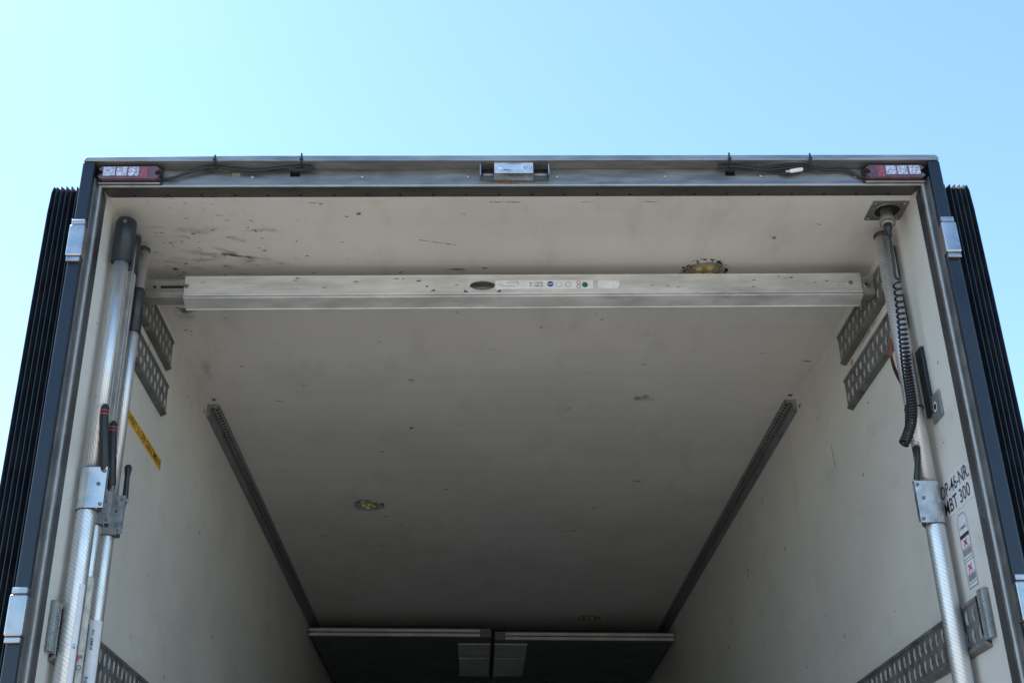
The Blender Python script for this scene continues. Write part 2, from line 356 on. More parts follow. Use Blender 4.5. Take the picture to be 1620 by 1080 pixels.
for k in range(3): MB().box(0.0262 + k * 0.0055, 0.0287 + k * 0.0055, -0.0409, -0.0406, 3.9245, 3.9305).build('logo_mark', 'blueink', lb)
patch('scuff_mark', 'chip', lb, (-0.048, -0.0408, 3.925), (0.016, 0, 0), (0, 0, 0.012)); patch('rust_stain', 'rust', lb, (-0.008, -0.0409, 3.9415), (0.045, 0, 0), (0, 0, 0.005))
patch('rust_stain', 'scuff', lb, (-0.03, -0.0409, 3.918), (0.045, 0, 0), (0, 0, 0.008))

# ------------------------------------------------------------------ side frames, posts, hinges, doors
hinge0 = None
for s in (-1, 1):
    def bx(x0, x1, *r): a, b = sorted((s * x0, s * x1)); return MB().box(a, b, *r)
    bx(1.229, 1.2425, 0, 0.012, FL - 0.1, 3.8875).build('frame_flange', 'flange', T)
    MB().prism([(s * 1.2285, -0.0005), (s * 1.2285, -0.004), (s * 1.2305, -0.007), (s * 1.2335, -0.007), (s * 1.236, -0.004), (s * 1.2365, -0.0005)], 'z', FL, 3.884).build('seal_bead', 'bead', T)
    pr = []
    for i in range(6):
        y0 = 0.0125 + i * 0.0078; xx = 1.2285 + i * 0.0004
        pr += [(s * xx, y0), (s * (xx + 0.0005), y0 + 0.0052), (s * (xx + 0.0035), y0 + 0.0057), (s * (xx + 0.0035), y0 + 0.0074)]
    pr += [(s * 1.231, 0.060), (s * 1.26, 0.060), (s * 1.26, 0.0125)]
    MB().prism(pr, 'z', FL, 3.886).build('door_reveal', 'reveal', T)
    bx(1.2435, 1.2795, -0.046, 0.045, FL - 0.25, 3.9465).build('corner_post', 'navy', T, 0.005, seg=3)
    bx(1.2415, 1.243, -0.03, -0.001, FL - 0.2, 3.90).build('post_liner', 'flange', T)
    for zt in (3.7385, 2.667, 1.60):
        pv = bpy.data.objects.new('hinge', None)
        b = bx(1.2375, 1.2825, -0.064, -0.0465, zt - 0.122, zt - 0.018).build('hinge', 'hinge', T, 0.006, seg=3)
        for z0, z1 in ((zt - 0.0165, zt), (zt - 0.138, zt - 0.1235)):
            bx(1.2405, 1.2795, -0.061, -0.0465, z0, z1).build('hinge_knuckle', 'hinge', b, 0.003)
        bx(1.2395, 1.2435, -0.06, -0.03, zt - 0.119, zt - 0.021).build('hinge_leaf', 'flange', b)
    # opened door folded back along the side, with its pleated rubber edge
    door = bx(1.299, 1.384, 0.032, 1.24, FL - 0.02, 3.896).build('rear_door', 'skin', T, 0.004)
    pl = []; n = 6; px = 0.0148
    for i in range(n):
        x0 = 1.2965 + i * px; d = 0.004 if i == 0 else 0
        pl += [(x0, 0.026), (x0 + 0.0056, 0.002 + d), (x0 + 0.0074, 0.0015 + d), (x0 + 0.0098, 0.014)]
    pl += [(1.2965 + n * px, 0.027), (1.2965 + n * px, 0.0312), (1.2965, 0.0312)]
    zs = [FL - 0.02, 3.5, 3.80, 3.87, 3.893]; tap = [0, 0, 0.001, 0.005, 0.012]
    vs = []
    for z, t in zip(zs, tap):
        for x, y in pl:
            k = max(0, (x - 1.36) / 0.026); vs.append((s * (x - t * k), y, z + (0.004 * math.sin(x * 410) if z > 3.88 else 0)))
    m_ = len(pl)
    fs = [(i * m_ + j, i * m_ + (j + 1) % m_, (i + 1) * m_ + (j + 1) % m_, (i + 1) * m_ + j) for i in range(len(zs) - 1) for j in range(m_)]
    fs += [tuple(range(m_)), tuple(range((len(zs) - 1) * m_, len(zs) * m_))]
    MB().add(vs, fs).build('pleated_edge_seal', 'rubber', door)

# ------------------------------------------------------------------ marker lights
for s in (-1, 1):
    cx = s * 1.145; hw = 0.091; sx = lambda u: cx + s * u      # u > 0 towards the outside
    base = MB().box(cx - hw - 0.002, cx + hw + 0.002, -0.012, -0.0008, 3.889, 3.941).build('marker_light', 'plastic', T, 0.002)
    MB().box(cx - hw + 0.001, cx + hw - 0.001, -0.020, -0.0125, 3.8885, 3.8905).build('mount_bracket', 'bead', base)
    z0, z1 = 3.8945, 3.9395; zm = (z0 + z1) / 2
    out = [(-hw + 0.012, z0), (hw - 0.012, z0), (hw, z0 + 0.010), (hw - 0.014, zm - 0.004), (hw - 0.014, zm + 0.004), (hw, z1 - 0.010), (hw - 0.012, z1),
           (-hw + 0.012, z1), (-hw, z1 - 0.010), (-hw + 0.014, zm + 0.004), (-hw + 0.014, zm - 0.004), (-hw, z0 + 0.010)]
    MB().prism([(sx(u), z) for u, z in out], 'y', -0.034, -0.0125).build('lens', 'lens', base, 0.002)
    for k in range(3):
        a = -0.030 + k * 0.035
        MB().box(*sorted((sx(a), sx(a + 0.031 + (0.004 if k == 2 else 0)))), -0.0355, -0.0345, 3.904, 3.9355).build('led_module', 'ledmod', base, 0.0008)
        if k: MB().box(*sorted((sx(a - 0.0032), sx(a - 0.0012))), -0.0352, -0.0345, 3.898, 3.9365).build('lens_rib', 'red', base)
    MB().box(*sorted((sx(-0.056), sx(-0.0335))), -0.0355, -0.0345, 3.897, 3.936).build('red_reflector', 'red', base, 0.0008)
    for u in (-hw + 0.006, hw - 0.006):
        MB().tube([(sx(u), -0.0125, zm), (sx(u), -0.022, zm)], 0.005, 12).build('light_screw', 'plastic', base, smooth=True)

# ------------------------------------------------------------------ header wiring
def smooth_path(pts, sub=6):
    P = [Vector(p) for p in pts]; out = []
    for i in range(len(P) - 1):
        p0, p1, p2, p3 = P[max(i - 1, 0)], P[i], P[i + 1], P[min(i + 2, len(P) - 1)]
        for k in range(sub):
            t = k / sub; out.append(0.5 * ((2 * p1) + (p2 - p0) * t + (2 * p0 - 5 * p1 + 4 * p2 - p3) * t * t + (3 * p1 - p0 - 3 * p2 + p3) * t ** 3))
    return out + [P[-1]]
def cable(pts, r, parent, name='cable_strand', mat='plastic'): return MB().tube(smooth_path(pts), r, 8).build(name, mat, parent, smooth=True)
w1 = cable([(-1.052, -0.008, 3.912), (-1.02, -0.010, 3.913), (-0.985, -0.014, 3.925), (-0.93, -0.02, 3.940), (-0.89, -0.022, 3.9425), (-0.84, -0.018, 3.938), (-0.785, -0.015, 3.934), (-0.73, -0.018, 3.938), (-0.69, -0.02, 3.942), (-0.64, -0.022, 3.9425), (-0.612, -0.02, 3.939)], 0.0045, T, 'wiring_cable')
cable([(-0.93, -0.016, 3.934), (-0.88, -0.018, 3.9425), (-0.80, -0.012, 3.931), (-0.72, -0.012, 3.935), (-0.64, -0.016, 3.942)], 0.0025, w1)
for dz, a in ((0, 0.03), (0.003, 0.024), (-0.002, 0.034)):
    cable([(-0.645 - a, -0.02, 3.9395 + dz), (-0.64, -0.026, 3.943 + dz * 0.3), (-0.635 + a, -0.022, 3.940 + dz), (-0.64, -0.018, 3.936 - dz), (-0.645 - a, -0.02, 3.9385 + dz)], 0.0036, w1)
w2 = cable([(0.61, -0.02, 3.940), (0.645, -0.024, 3.942), (0.70, -0.02, 3.938), (0.75, -0.016, 3.933), (0.80, -0.018, 3.936), (0.86, -0.022, 3.942), (0.90, -0.02, 3.940), (0.93, -0.014, 3.934), (0.985, -0.012, 3.936), (1.015, -0.010, 3.930), (1.035, -0.008, 3.917), (1.052, -0.008, 3.910)], 0.0045, T, 'wiring_cable')
cable([(0.645, -0.016, 3.940), (0.72, -0.014, 3.935), (0.78, -0.022, 3.940), (0.84, -0.028, 3.943), (0.90, -0.022, 3.939)], 0.003, w2)
cable([(0.72, -0.02, 3.939), (0.77, -0.012, 3.930), (0.815, -0.014, 3.931), (0.835, -0.016, 3.934)], 0.0026, w2)
cable([(0.80, -0.01, 3.924), (0.82, -0.014, 3.922), (0.835, -0.014, 3.9235)], 0.004, w2)
MB().tube([(0.826, -0.018, 3.9265), (0.83, -0.018, 3.927), (0.865, -0.019, 3.9335), (0.868, -0.019, 3.934)], [0.004, 0.0065, 0.0065, 0.004], 12).build('cable_connector', 'paper', w2, smooth=True)
MB().tube([(0.815, -0.02, 3.9255), (0.826, -0.018, 3.9265)], 0.003, 8).build('connector_tail', 'oldpaper', w2, smooth=True)
for x, tail in ((-0.893, -0.001), (-0.638, 0.004), (0.641, 0.004), (0.886, 0.002)):
    z = MB().box(x - 0.0025, x + 0.0025, -0.0505, -0.0485, 3.9385, 3.9685 + tail)
    z.box(x - 0.0025, x + 0.0025, -0.0484, -0.016, 3.9375, 3.9395)
    z.box(x - 0.005, x + 0.005, -0.0535, -0.0506, 3.9475, 3.9535)
    z.build('zip_tie', 'plastic', w1 if x < 0 else w2)

# ------------------------------------------------------------------ ceiling details
def lamp(x, y, rot):
    lp_ = MB().lathe([(0.052, -0.001), (0.055, -0.006), (0.068, -0.005), (0.0725, -0.0003), (0.0725, 0.0)], (x, y, ZC), 36).build('ceiling_lamp', 'bezel', T, smooth=True)
    MB().lathe([(0.0001, -0.0035), (0.03, -0.004), (0.051, -0.003), (0.0525, -0.001)], (x, y, ZC), 36).build('lamp_lens', 'amber', lp_, smooth=True)
    for k in range(4):
        a = rot + k * math.pi / 2
        MB().lathe([(0.0001, -0.0115), (0.006, -0.0105), (0.011, -0.0075), (0.0135, -0.0038)], (x + 0.025 * math.cos(a), y + 0.025 * math.sin(a), ZC), 16).build('lens_dome', 'amber2', lp_, smooth=True)
    MB().lathe([(0.064, -0.0064), (0.073, -0.0022), (0.083, -0.0008)], (x, y, ZC), 36).build('sealant_ring', 'sealant', lp_, smooth=True)
lamp(0.66, 0.552, 0.7); lamp(-0.663, 2.94, 0.2); lamp(0.665, 5.33, 0.5)

Z1 = ZC - 0.0008
def cmark(x, y, a, b, ang=0, mat='scuff', dz=0.0):
    c, s_ = math.cos(R(ang)), math.sin(R(ang))
    patch('scuff_mark', mat, ceil, (x, y, Z1 - dz), (a * c, a * s_, 0), (-b * s_, b * c, 0))
cmark(-0.489, 0.183, 0.022, 0.022); cmark(-0.487, 0.186, 0.014, 0.02, 20, 'scuff', 0.0004); cmark(-0.525, 0.20, 0.02, 0.008, 20)
cmark(-1.125, 0.522, 0.035, 0.022, 35); cmark(-1.10, 0.548, 0.03, 0.016, 30); cmark(-0.625, 0.118, 0.035, 0.010, 15); cmark(-0.60, 0.125, 0.02, 0.01, 20); cmark(-0.665, 0.112, 0.03, 0.008, 10)
cmark(-1.122, 0.292, 0.02, 0.01, 20); cmark(-0.235, 0.36, 0.15, 0.006, 15); cmark(-0.29, 0.345, 0.06, 0.006, 13); cmark(-0.19, 0.535, 0.075, 0.018, 2, 'scuff_soft'); cmark(-0.18, 0.533, 0.07, 0.013, 2); cmark(-0.09, 0.525, 0.03, 0.012, 0, 'scuff_soft')
cmark(0.826, 0.355, 0.022, 0.012, 0, 'chip'); cmark(0.855, 0.335, 0.022, 0.016, 60, 'scuff_soft'); cmark(-0.92, 0.425, 0.035, 0.012, 15); cmark(-0.945, 0.43, 0.03, 0.01, -10)
for k in range(70):       # dirt thrown into the corner behind the upright bars
    u = random.random() ** 1.6; x = -1.21 + 0.55 * u; y = 0.18 + random.random() * (0.38 + 0.5 * (1 - u))
    cmark(x, y, random.uniform(0.008, 0.03), random.uniform(0.004, 0.011), random.uniform(-30, 60), random.choice(('scuff', 'scuff', 'scuff_soft')), 0.0002 * (k % 3))
for k in range(34):
    cmark(random.uniform(-1.15, -0.75), random.uniform(0.25, 0.6), random.uniform(0.04, 0.11), random.uniform(0.01, 0.035), random.uniform(-10, 35), 'smudge', 0.0001 * (k % 4))
for x, y, a, b in ((-1.16, 0.85, 0.07, 0.1), (-1.17, 1.3, 0.05, 0.2), (0.6, 1.62, 0.10, 0.07)): cmark(x, y, a, b, random.uniform(-15, 15), 'smudge', 0.0005)
for k in range(46):       # stray marks further in
    x = random.uniform(-1.1, 1.1); y = 0.15 + random.random() ** 1.3 * 3.6; q = 1 + y * 0.5
    cmark(x, y, random.uniform(0.006, 0.022) * q, random.uniform(0.003, 0.009) * q, random.uniform(-40, 40), random.choice(('scuff', 'scuff_soft', 'scuff_soft')), 0.0002 * (k % 3))
for x, y, a, b, t in ((-1.15, 0.82, 0.05, 0.05, 'scuff_soft'), (-1.17, 0.80, 0.05, 0.02, 'scuff'), (-0.38, 1.42, 0.03, 0.025, 'scuff_soft'), (-0.397, 1.92, 0.03, 0.03, 'scuff'), (-0.545, 2.2, 0.06, 0.015, 'scuff'),
                      (0.588, 1.6, 0.04, 0.05, 'scuff'), (0.56, 1.62, 0.05, 0.04, 'scuff_soft'), (1.19, 1.27, 0.05, 0.02, 'scuff_soft'), (0.68, 2.62, 0.06, 0.03, 'scuff_soft')): cmark(x, y, a, b, random.uniform(-20, 30), t)
for x, a in ((0.0, 0.05), (-0.05, 0.09), (0.22, 0.06), (0.42, 0.07)): patch('seam_crack', 'scuff', ceil, (x, 0.1172, ZC - 0.0022), (a, 0.004, 0), (0, 0.006, 0))

# corner rails along the ceiling
for s in (-1, 1):
    y0, y1 = 1.645, 6.2; P = lambda u, w: (s * (XI - u), ZC - w)
    body = [P(0.0005, 0.0005), P(0.05, 0.0005), P(0.05, 0.005), P(0.047, 0.009), P(0.031, 0.019), P(0.024, 0.012), P(0.012, 0.024), P(0.018, 0.036), P(0.006, 0.053), P(0.0005, 0.054)]
    rail = MB().prism(body, 'y', y0, y1).build('ceiling_rail', 'rail', T)
    # perforated cover strip with rectangular slots standing just off the rail body
    mb = MB(); A, B = Vector((s * (XI - 0.0485), 0, ZC - 0.0095)), Vector((s * (XI - 0.0285), 0, ZC - 0.0225)); pt = 0.03; n = int((y1 - y0 - 0.02) / pt)
    for i in range(n):
        ya, yb = y0 + 0.01 + i * pt, y0 + 0.01 + (i + 1) * pt
        g_ = [[(A.lerp(B, v).x, yy, A.lerp(B, v).z) for yy in (ya, ya + pt * 0.28, ya + pt * 0.72, yb)] for v in (0, 0.22, 0.78, 1)]
        fl_ = [p for r_ in g_ for p in r_]
        mb.add(fl_, [(r_ * 4 + c_, r_ * 4 + c_ + 1, r_ * 4 + c_ + 5, r_ * 4 + c_ + 4) for r_ in range(3) for c_ in range(3) if (r_, c_) != (1, 1)])
    mb.build('slotted_strip', 'aludark', rail)
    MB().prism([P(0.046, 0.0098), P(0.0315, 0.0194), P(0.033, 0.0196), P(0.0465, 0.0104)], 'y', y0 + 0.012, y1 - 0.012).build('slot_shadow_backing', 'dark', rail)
    patch('scuff_mark', 'scuff', ceil, (s * 1.2, 1.60, Z1), (0.03, 0, 0), (0, 0.04, 0)); patch('scuff_mark', 'scuff', walls[s], (s * (XI - 0.0008), 1.6, 3.86), (0, 0.05, 0), (0, 0, 0.03))
# flat-fitted lifting bulkhead in two leaves under the ceiling
for s in (-1, 1):
    yb = 5.17 + s * 0.04; xa, xb = sorted((s * 0.012, s * 1.205))
    leaf = MB().box(xa, xb, yb + 0.012, 7.7, 3.742, 3.80).build('bulkhead_leaf', 'bulk', T, 0.004)
    xa, xb = sorted((s * 0.085, s * 1.222))
    for z0 in (3.772, 3.743): MB().box(xa, xb, yb - 0.004, yb + 0.0115, z0, z0 + 0.019).build('edge_profile', 'pad', leaf, 0.002)
    xa, xb = sorted((s * 0.016, s * 0.235))
    for a, b in ((5.32, 5.72), (5.76, 6.36)): MB().box(xa, xb, a, b, 3.7335, 3.7415).build('bulkhead_pad', 'pad', leaf, 0.003)
    for o in [leaf] + list(leaf.children):      # the parked bulkhead hangs a little lower on one side
        for v in o.data.vertices: v.co.z -= 0.022 * v.co.x

# ceiling socket
sk = MB().box(1.120, 1.233, 0.118, 0.225, ZC - 0.006, ZC - 0.0003).build('ceiling_socket', 'track', T, 0.002)
MB().lathe([(0.0385, -0.0066), (0.041, -0.009), (0.044, -0.009), (0.046, -0.0062)], (1.177, 0.168, ZC), 32).build('socket_rim', 'track', sk, smooth=True)
MB().lathe([(0.0001, -0.0068), (0.0384, -0.0068)], (1.177, 0.168, ZC), 32).build('socket_recess', 'dark', sk)
for x in (1.130, 1.222):
    for y in (0.128, 0.214): MB().lathe([(0.0001, -0.0095), (0.004, -0.009), (0.006, -0.0062)], (x, y, ZC), 12).build('socket_screw', 'screw', sk, smooth=True)

# ------------------------------------------------------------------ wall tracks
def track(s, y0, n, zb, h, hole, name='wall_track'):
    """perforated sheet standing off the wall, two staggered rows of real holes, flanges folded back to the wall"""
    mb = MB(); pt = 0.05; w0, t = 0.016, 0.006; fl_ = 0.018; hm = MB()
    X = lambda w: s * (XI - w)
    hr = (h - 2 * fl_) / 2
    for row in range(2):
        zc = zb + fl_ + hr * (row + 0.5); off = 0 if row == 0 else pt / 2
        cells = n if row == 0 else n - 1
        if row == 1:
            for ya, yb in ((y0, y0 + pt / 2), (y0 + (n - 0.5) * pt, y0 + n * pt)):
                mb.add([(X(w0), ya, zc - hr / 2), (X(w0), yb, zc - hr / 2), (X(w0), yb, zc + hr / 2), (X(w0), ya, zc + hr / 2)], [(0, 1, 2, 3)])
        for i in range(cells):
            yc = y0 + off + (i + 0.5) * pt
            outer = [(1, 0), (1, 1), (0, 1), (-1, 1), (-1, 0), (-1, -1), (0, -1), (1, -1)]
            vs = [(X(w0), yc + u * pt / 2, zc + v * hr / 2) for u, v in outer]
            hy, hz = hole
            inn = [(math.cos(k * math.pi / 4) * hy, math.sin(k * math.pi / 4) * hz) for k in range(8)]
            vs += [(X(w0), yc + u, zc + v) for u, v in inn] + [(X(w0 - t), yc + u, zc + v) for u, v in inn]
            mb.add(vs[:16], [(k, (k + 1) % 8, 8 + (k + 1) % 8, 8 + k) for k in range(8)])
            hm.add(vs[8:], [(k, (k + 1) % 8, 8 + (k + 1) % 8, 8 + k) for k in range(8)])
    ya, yb = y0, y0 + n * pt
    tr = mb.build(name, 'track', T, recalc=False)
    MB().box(*sorted((X(0.0012), X(0.0094))), ya + 0.002, yb - 0.002, zb + 0.01, zb + h - 0.01).build('hole_backing', 'dark', tr)  # added black sheet, paints in the dark shade of the depth behind the holes
    tag(hm.build('hole_edges', 'alu', tr, recalc=False), kind='stuff')
    for sg, zz in ((-1, zb), (1, zb + h)):
        q = lambda w, d: (X(w), zz - sg * d)
        MB().prism([q(w0 + 0.0005, fl_), q(w0 + 0.004, fl_ - 0.004), q(w0 + 0.004, 0.006), q(0.002, -0.002 if sg < 0 else 0.001), q(0.0006, -0.002 if sg < 0 else 0.001), q(0.0006, 0.004), q(w0 - 0.0015, fl_ - 0.002)], 'y', ya, yb).build('track_flange', 'track', tr, 0.001)
    for k in range(1, n, 3):
        MB().tube([(X(w0 + 0.0045), y0 + k * pt, zb + 0.012), (X(w0 + 0.0065), y0 + k * pt, zb + 0.012)], [0.005, 0.003], 10).build('track_rivet', 'screw', tr, smooth=True)
    return tr
for s in (-1, 1):
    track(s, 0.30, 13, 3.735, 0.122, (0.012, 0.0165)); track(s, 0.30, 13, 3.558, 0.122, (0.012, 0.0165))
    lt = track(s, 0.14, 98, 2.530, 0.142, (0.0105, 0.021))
    cap_ = [(s * (XI - w), y) for w, y in ((0.0006, 0.100), (0.010, 0.101), (0.019, 0.108), (0.021, 0.138), (0.0006, 0.138))]
    MB().prism(cap_, 'z', 2.545, 2.678).build('track_end_cap', 'clear', lt, 0.003)
    MB().box(*sorted((s * (XI - 0.0008), s * (XI - 0.021))), 0.1385, 0.148, 2.56, 2.665).build('cap_gap', 'dark', lt)
for s, y, z, a, b in ((-1, 0.706, 3.715, 0.012, 0.04), (1, 0.66, 3.725, 0.26, 0.012), (1, 0.88, 3.715, 0.04, 0.025)):
    patch('rust_stain', 'rust', walls[s], (s * (XI - 0.0008), y, z), (0, a, 0), (0, 0, b))
for s in (-1, 1):
    for k in range(44):
        y = 0.1 + random.random() ** 1.5 * 3.5; z = random.uniform(2.5, 3.85); q = 0.8 + y * 0.35
        patch('scuff_mark', random.choice(('scuff', 'scuff_soft', 'scuff_soft')), walls[s], (s * (XI - 0.0006 - 0.0002 * (k % 3)), y, z), (0, random.uniform(0.004, 0.016) * q, 0.004), (0, -0.003, random.uniform(0.004, 0.022) * q))
patch('scuff_mark', 'scuff', walls[1], (XI - 0.0012, 1.25, 3.50), (0, 0.012, 0), (0, 0.03, 0.16))

# ------------------------------------------------------------------ signs and plates on the right wall
XR = XI - 0.0006
rd, up = Vector((0, -1, 0)), Vector((0, 0, 1))
sg = MB().box(XR - 0.0006, XR, 0.068, 0.312, 2.924, 3.034).build('licence_sign', 'film', T)
lettering('OP-46-NR.', 'ink', sg, (XR - 0.0008, 0.298, 2.984), rd, up, 0.222, 0.040); lettering('MBT 300', 'ink', sg, (XR - 0.0008, 0.288, 2.934), rd, up, 0.198, 0.040)
st = MB().box(XR - 0.0006, XR, 0.150, 0.222, 2.700, 2.912).build('loading_sticker', 'paper', T)
def line(y0, z0, y1, z1, w=0.0022, mat='ink', name='sticker_line', par=st):
    a, b = Vector((XR - 0.0009, y0, z0)), Vector((XR - 0.0009, y1, z1)); d = (b - a).normalized(); q = Vector((1, 0, 0)).cross(d) * w / 2
    MB().add([a - q, b - q, b + q, a + q], [(0, 1, 2, 3)]).build(name, mat, par, recalc=False)
for y in (0.153, 0.219): line(y, 2.703, y, 2.895)
line(0.219, 2.895, 0.205, 2.909); line(0.205, 2.909, 0.167, 2.909); line(0.167, 2.909, 0.153, 2.895); line(0.153, 2.703, 0.219, 2.703)
for z in (2.852, 2.784, 2.776, 2.715): line(0.219, z, 0.153, z, 0.0016)
line(0.219, 2.847, 0.153, 2.847, 0.011)
lettering('CHARGE', 'ink', st, (XR - 0.0008, 0.210, 2.866), rd, up, 0.045, 0.009)
for z in (2.828, 2.757):
    line(0.200, z - 0.009, 0.176, z + 0.009, 0.006, 'redink', 'red_cross'); line(0.200, z + 0.009, 0.176, z - 0.009, 0.006, 'redink', 'red_cross')
    line(0.217, z - 0.015, 0.155, z - 0.015, 0.0016, 'redink')
    MB().box(XR - 0.0009, XR - 0.0007, 0.158, 0.214, z - 0.036, z - 0.018).build('grey_field', 'greyink', st)
    for k in range(3): line(0.214 - k * 0.019, z - 0.036, 0.214 - k * 0.019, z - 0.018, 0.002, 'paper')
# recessed handle strip and button plate
MB().box(XI - 0.012, XI - 0.0006, 0.222, 0.272, 3.235, 3.455).build('grip_strip', 'plastic', T, 0.003)
pp = MB().box(XI - 0.007, XI - 0.0006, 0.165, 0.246, 3.205, 3.286).build('button_plate', 'rail', T, 0.002)
rg = MB(); disc(rg, (XI - 0.0076, 0.205, 3.246), (0, -1, 0), (0, 0, 1), 0.0155, 24, 0.010); rg.build('button_ring', 'paper', pp, recalc=False)
MB().tube([(XI - 0.0072, 0.205, 3.246), (XI - 0.009, 0.205, 3.246)], 0.0085, 20).build('button', 'plastic', pp, smooth=True)
# yellow notice on the left wall
XL = -XI + 0.0006
yn = MB().box(XL, XL + 0.0006, 0.53, 1.022, 3.378, 3.419).build('yellow_notice', 'yellow', T)
lettering('OVERT.SLOEP GEKOMEN!!', 'ink', yn, (XL + 0.0008, 0.55, 3.385), (0, 1, 0), up, 0.462, 0.027)

# ------------------------------------------------------------------ decking beam across the upper tracks
B = thing('decking_beam', (0, 0.515, 3.773), 'worn aluminium decking beam spanning the walls just under the ceiling', 'beam')
def bpf(y, z): return (y, z)
prof = [(-0.036, 0.010), (-0.029, 0.0095), (-0.029, 0.006), (-0.0355, 0.0055), (-0.0355, 0.001), (-0.030, -0.0005), (0.019, -0.0105), (0.0195, -0.0135), (0.0235, -0.0135), (0.033, 0.0), (0.033, 0.012), (0.030, 0.016), (0.030, 0.074), (0.033, 0.084), (-0.035, 0.084), (-0.035, 0.080), (-0.0335, 0.079), (-0.0335, 0.018), (-0.037, 0.016), (-0.037, 0.012)]
ox, oz, orx, orz = -0.099, 0.044, 0.042, 0.0175
# front face is opened by an oval hand hole: three lengths of profile, the middle one with a cut face
for a, b in ((-1.08, ox - 0.06), (ox + 0.06, 1.172)):
    MB().prism(prof, 'x', a, b).build('beam_profile', 'alu', B, 0.0008)
mb = MB(); mb.prism(prof[:17], 'x', ox - 0.06, ox + 0.06, closed=False)
mb.prism([prof[17], prof[18], prof[19], prof[0]], 'x', ox - 0.06, ox + 0.06, closed=False)
N = 24; rim = []; edge = []
for k in range(N):
    t = 2 * math.pi * k / N; c, s_ = math.cos(t), math.sin(t); rim.append((ox + orx * c, -0.0335, oz + orz * s_))
    q = min(0.06 / abs(c) if abs(c) > 1e-6 else 9, (0.035 if s_ > 0 else 0.026) / abs(s_) if abs(s_) > 1e-6 else 9); edge.append((ox + q * c, -0.0335, oz + q * s_))
back = [(x, y + 0.006, z) for x, y, z in rim]
mb.add(edge + rim + back, [(k, (k + 1) % N, N + (k + 1) % N, N + k) for k in range(N)] + [(N + k, N + (k + 1) % N, 2 * N + (k + 1) % N, 2 * N + k) for k in range(N)])
mb.build('hand_hole_section', 'alu', B, recalc=False)
MB().box(ox - 0.058, ox + 0.058, -0.010, -0.006, 0.01, 0.05).build('latch_strip', 'aludark', B)
MB().tube([(ox - 0.035, -0.022, 0.034), (ox, -0.024, 0.0385), (ox + 0.036, -0.022, 0.034)], 0.006, 10).build('release_wire', 'track', B, smooth=True)
for sx_, (a, b) in ((-1, (-1.213, -1.081)), (1, (1.173, 1.216))):
    en = MB()
    en.prism([(-0.028, 0.008), (-0.026, 0.020), (-0.030, 0.022), (-0.030, 0.03), (-0.026, 0.033), (-0.026, 0.062), (-0.030, 0.066), (-0.030, 0.074), (-0.026, 0.078), (0.026, 0.078), (0.026, 0.008)], 'x', a, b)
    e_ = en.build('beam_end', 'aludark', B, 0.001)
    if sx_ < 0:
        MB().box(-1.158, -1.084, -0.0275, -0.0262, 0.043, 0.052).build('end_slot', 'dark', e_)
        MB().tube([(-1.178, -0.026, 0.048), (-1.178, -0.028, 0.048)], 0.005, 12).build('end_hole', 'dark', e_, smooth=True)
    else:
        MB().tube([(1.188, -0.026, 0.042), (1.188, -0.031, 0.042), (1.188, -0.032, 0.042)], [0.012, 0.012, 0.008], 16).build('end_bolt', 'screw', e_, smooth=True)
        MB().tube([(1.188, -0.0322, 0.042), (1.188, -0.0328, 0.042)], 0.005, 8).build('bolt_socket', 'dark', e_)
    MB().box(*((-1.226, -1.2135) if sx_ < 0 else (1.2165, 1.226)), -0.022, 0.022, 0.012, 0.07).build('beam_hook', 'track', e_, 0.002)
for x in (-1.072, 1.135): MB().tube([(x, -0.0336, 0.047), (x, -0.0356, 0.047), (x, -0.0366, 0.047)], [0.0075, 0.007, 0.003], 14).build('beam_rivet', 'track', B, smooth=True)
FY = -0.0339
lab = MB().box(-0.056, 0.270, FY - 0.0004, FY, 0.029, 0.062).build('beam_label', 'paper', B)
r2 = (1, 0, 0); y_ = FY - 0.0006
lettering('BL - 1150 LB', 'ink', lab, (0.058, y_, 0.048), r2, up, 0.044, 0.007); lettering('FL - 1050 LB', 'ink', lab, (0.058, y_, 0.037), r2, up, 0.044, 0.007)
for nm, c, x, z, r_, ri in (('blue_logo', 'blueink', 0.127, 0.0475, 0.0105, None), ('green_dot', 'greenink', 0.242, 0.044, 0.010, None), ('red_ring', 'redink', 0.221, 0.0525, 0.007, 0.005), ('blue_ring', 'blueink', 0.221, 0.0375, 0.007, 0.005), ('grey_ring', 'greyink', 0.155, 0.045, 0.010, 0.0085), ('grey_ring', 'greyink', 0.186, 0.045, 0.010, 0.0085)):
    d_ = MB(); disc(d_, (x, FY - 0.0007, z), (1, 0, 0), up, r_, 20, ri); d_.build(nm, c, lab, recalc=False)
d_ = MB().box(0.1195, 0.1345, FY - 0.0012, FY - 0.0009, 0.0463, 0.0487); d_.build('logo_wave', 'paper', lab)
for a, b, z in ((-0.02, 0.02, 0.052), (-0.015, 0.02, 0.057), (-0.05, -0.03, 0.046), (-0.035, 0.012, 0.040)): MB().box(a, b, FY - 0.0009, FY - 0.0006, z, z + 0.0012).build('diagram_line', 'greyink', lab)
MB().box(0.019, 0.0205, FY - 0.0009, FY - 0.0006, 0.040, 0.057).build('diagram_line', 'greyink', lab)
MB().prism([(0.286, 0.032), (0.350, 0.030), (0.358, 0.044), (0.357, 0.058), (0.288, 0.061), (0.284, 0.05)], 'y', FY - 0.0005, FY).build('blank_sticker', 'paper', B)
for k in range(26):
    x = random.uniform(-1.05, 1.15)
    patch('scuff_mark', random.choice(('scuff', 'scuff_soft')), B, (x, FY - 0.0002 - 0.0002 * (k % 3) if not -0.17 < x < 0.37 else FY + 0.004, random.uniform(0.025, 0.075)), (random.uniform(0.006, 0.03), 0, 0), (0.002, 0, random.uniform(0.003, 0.009)))
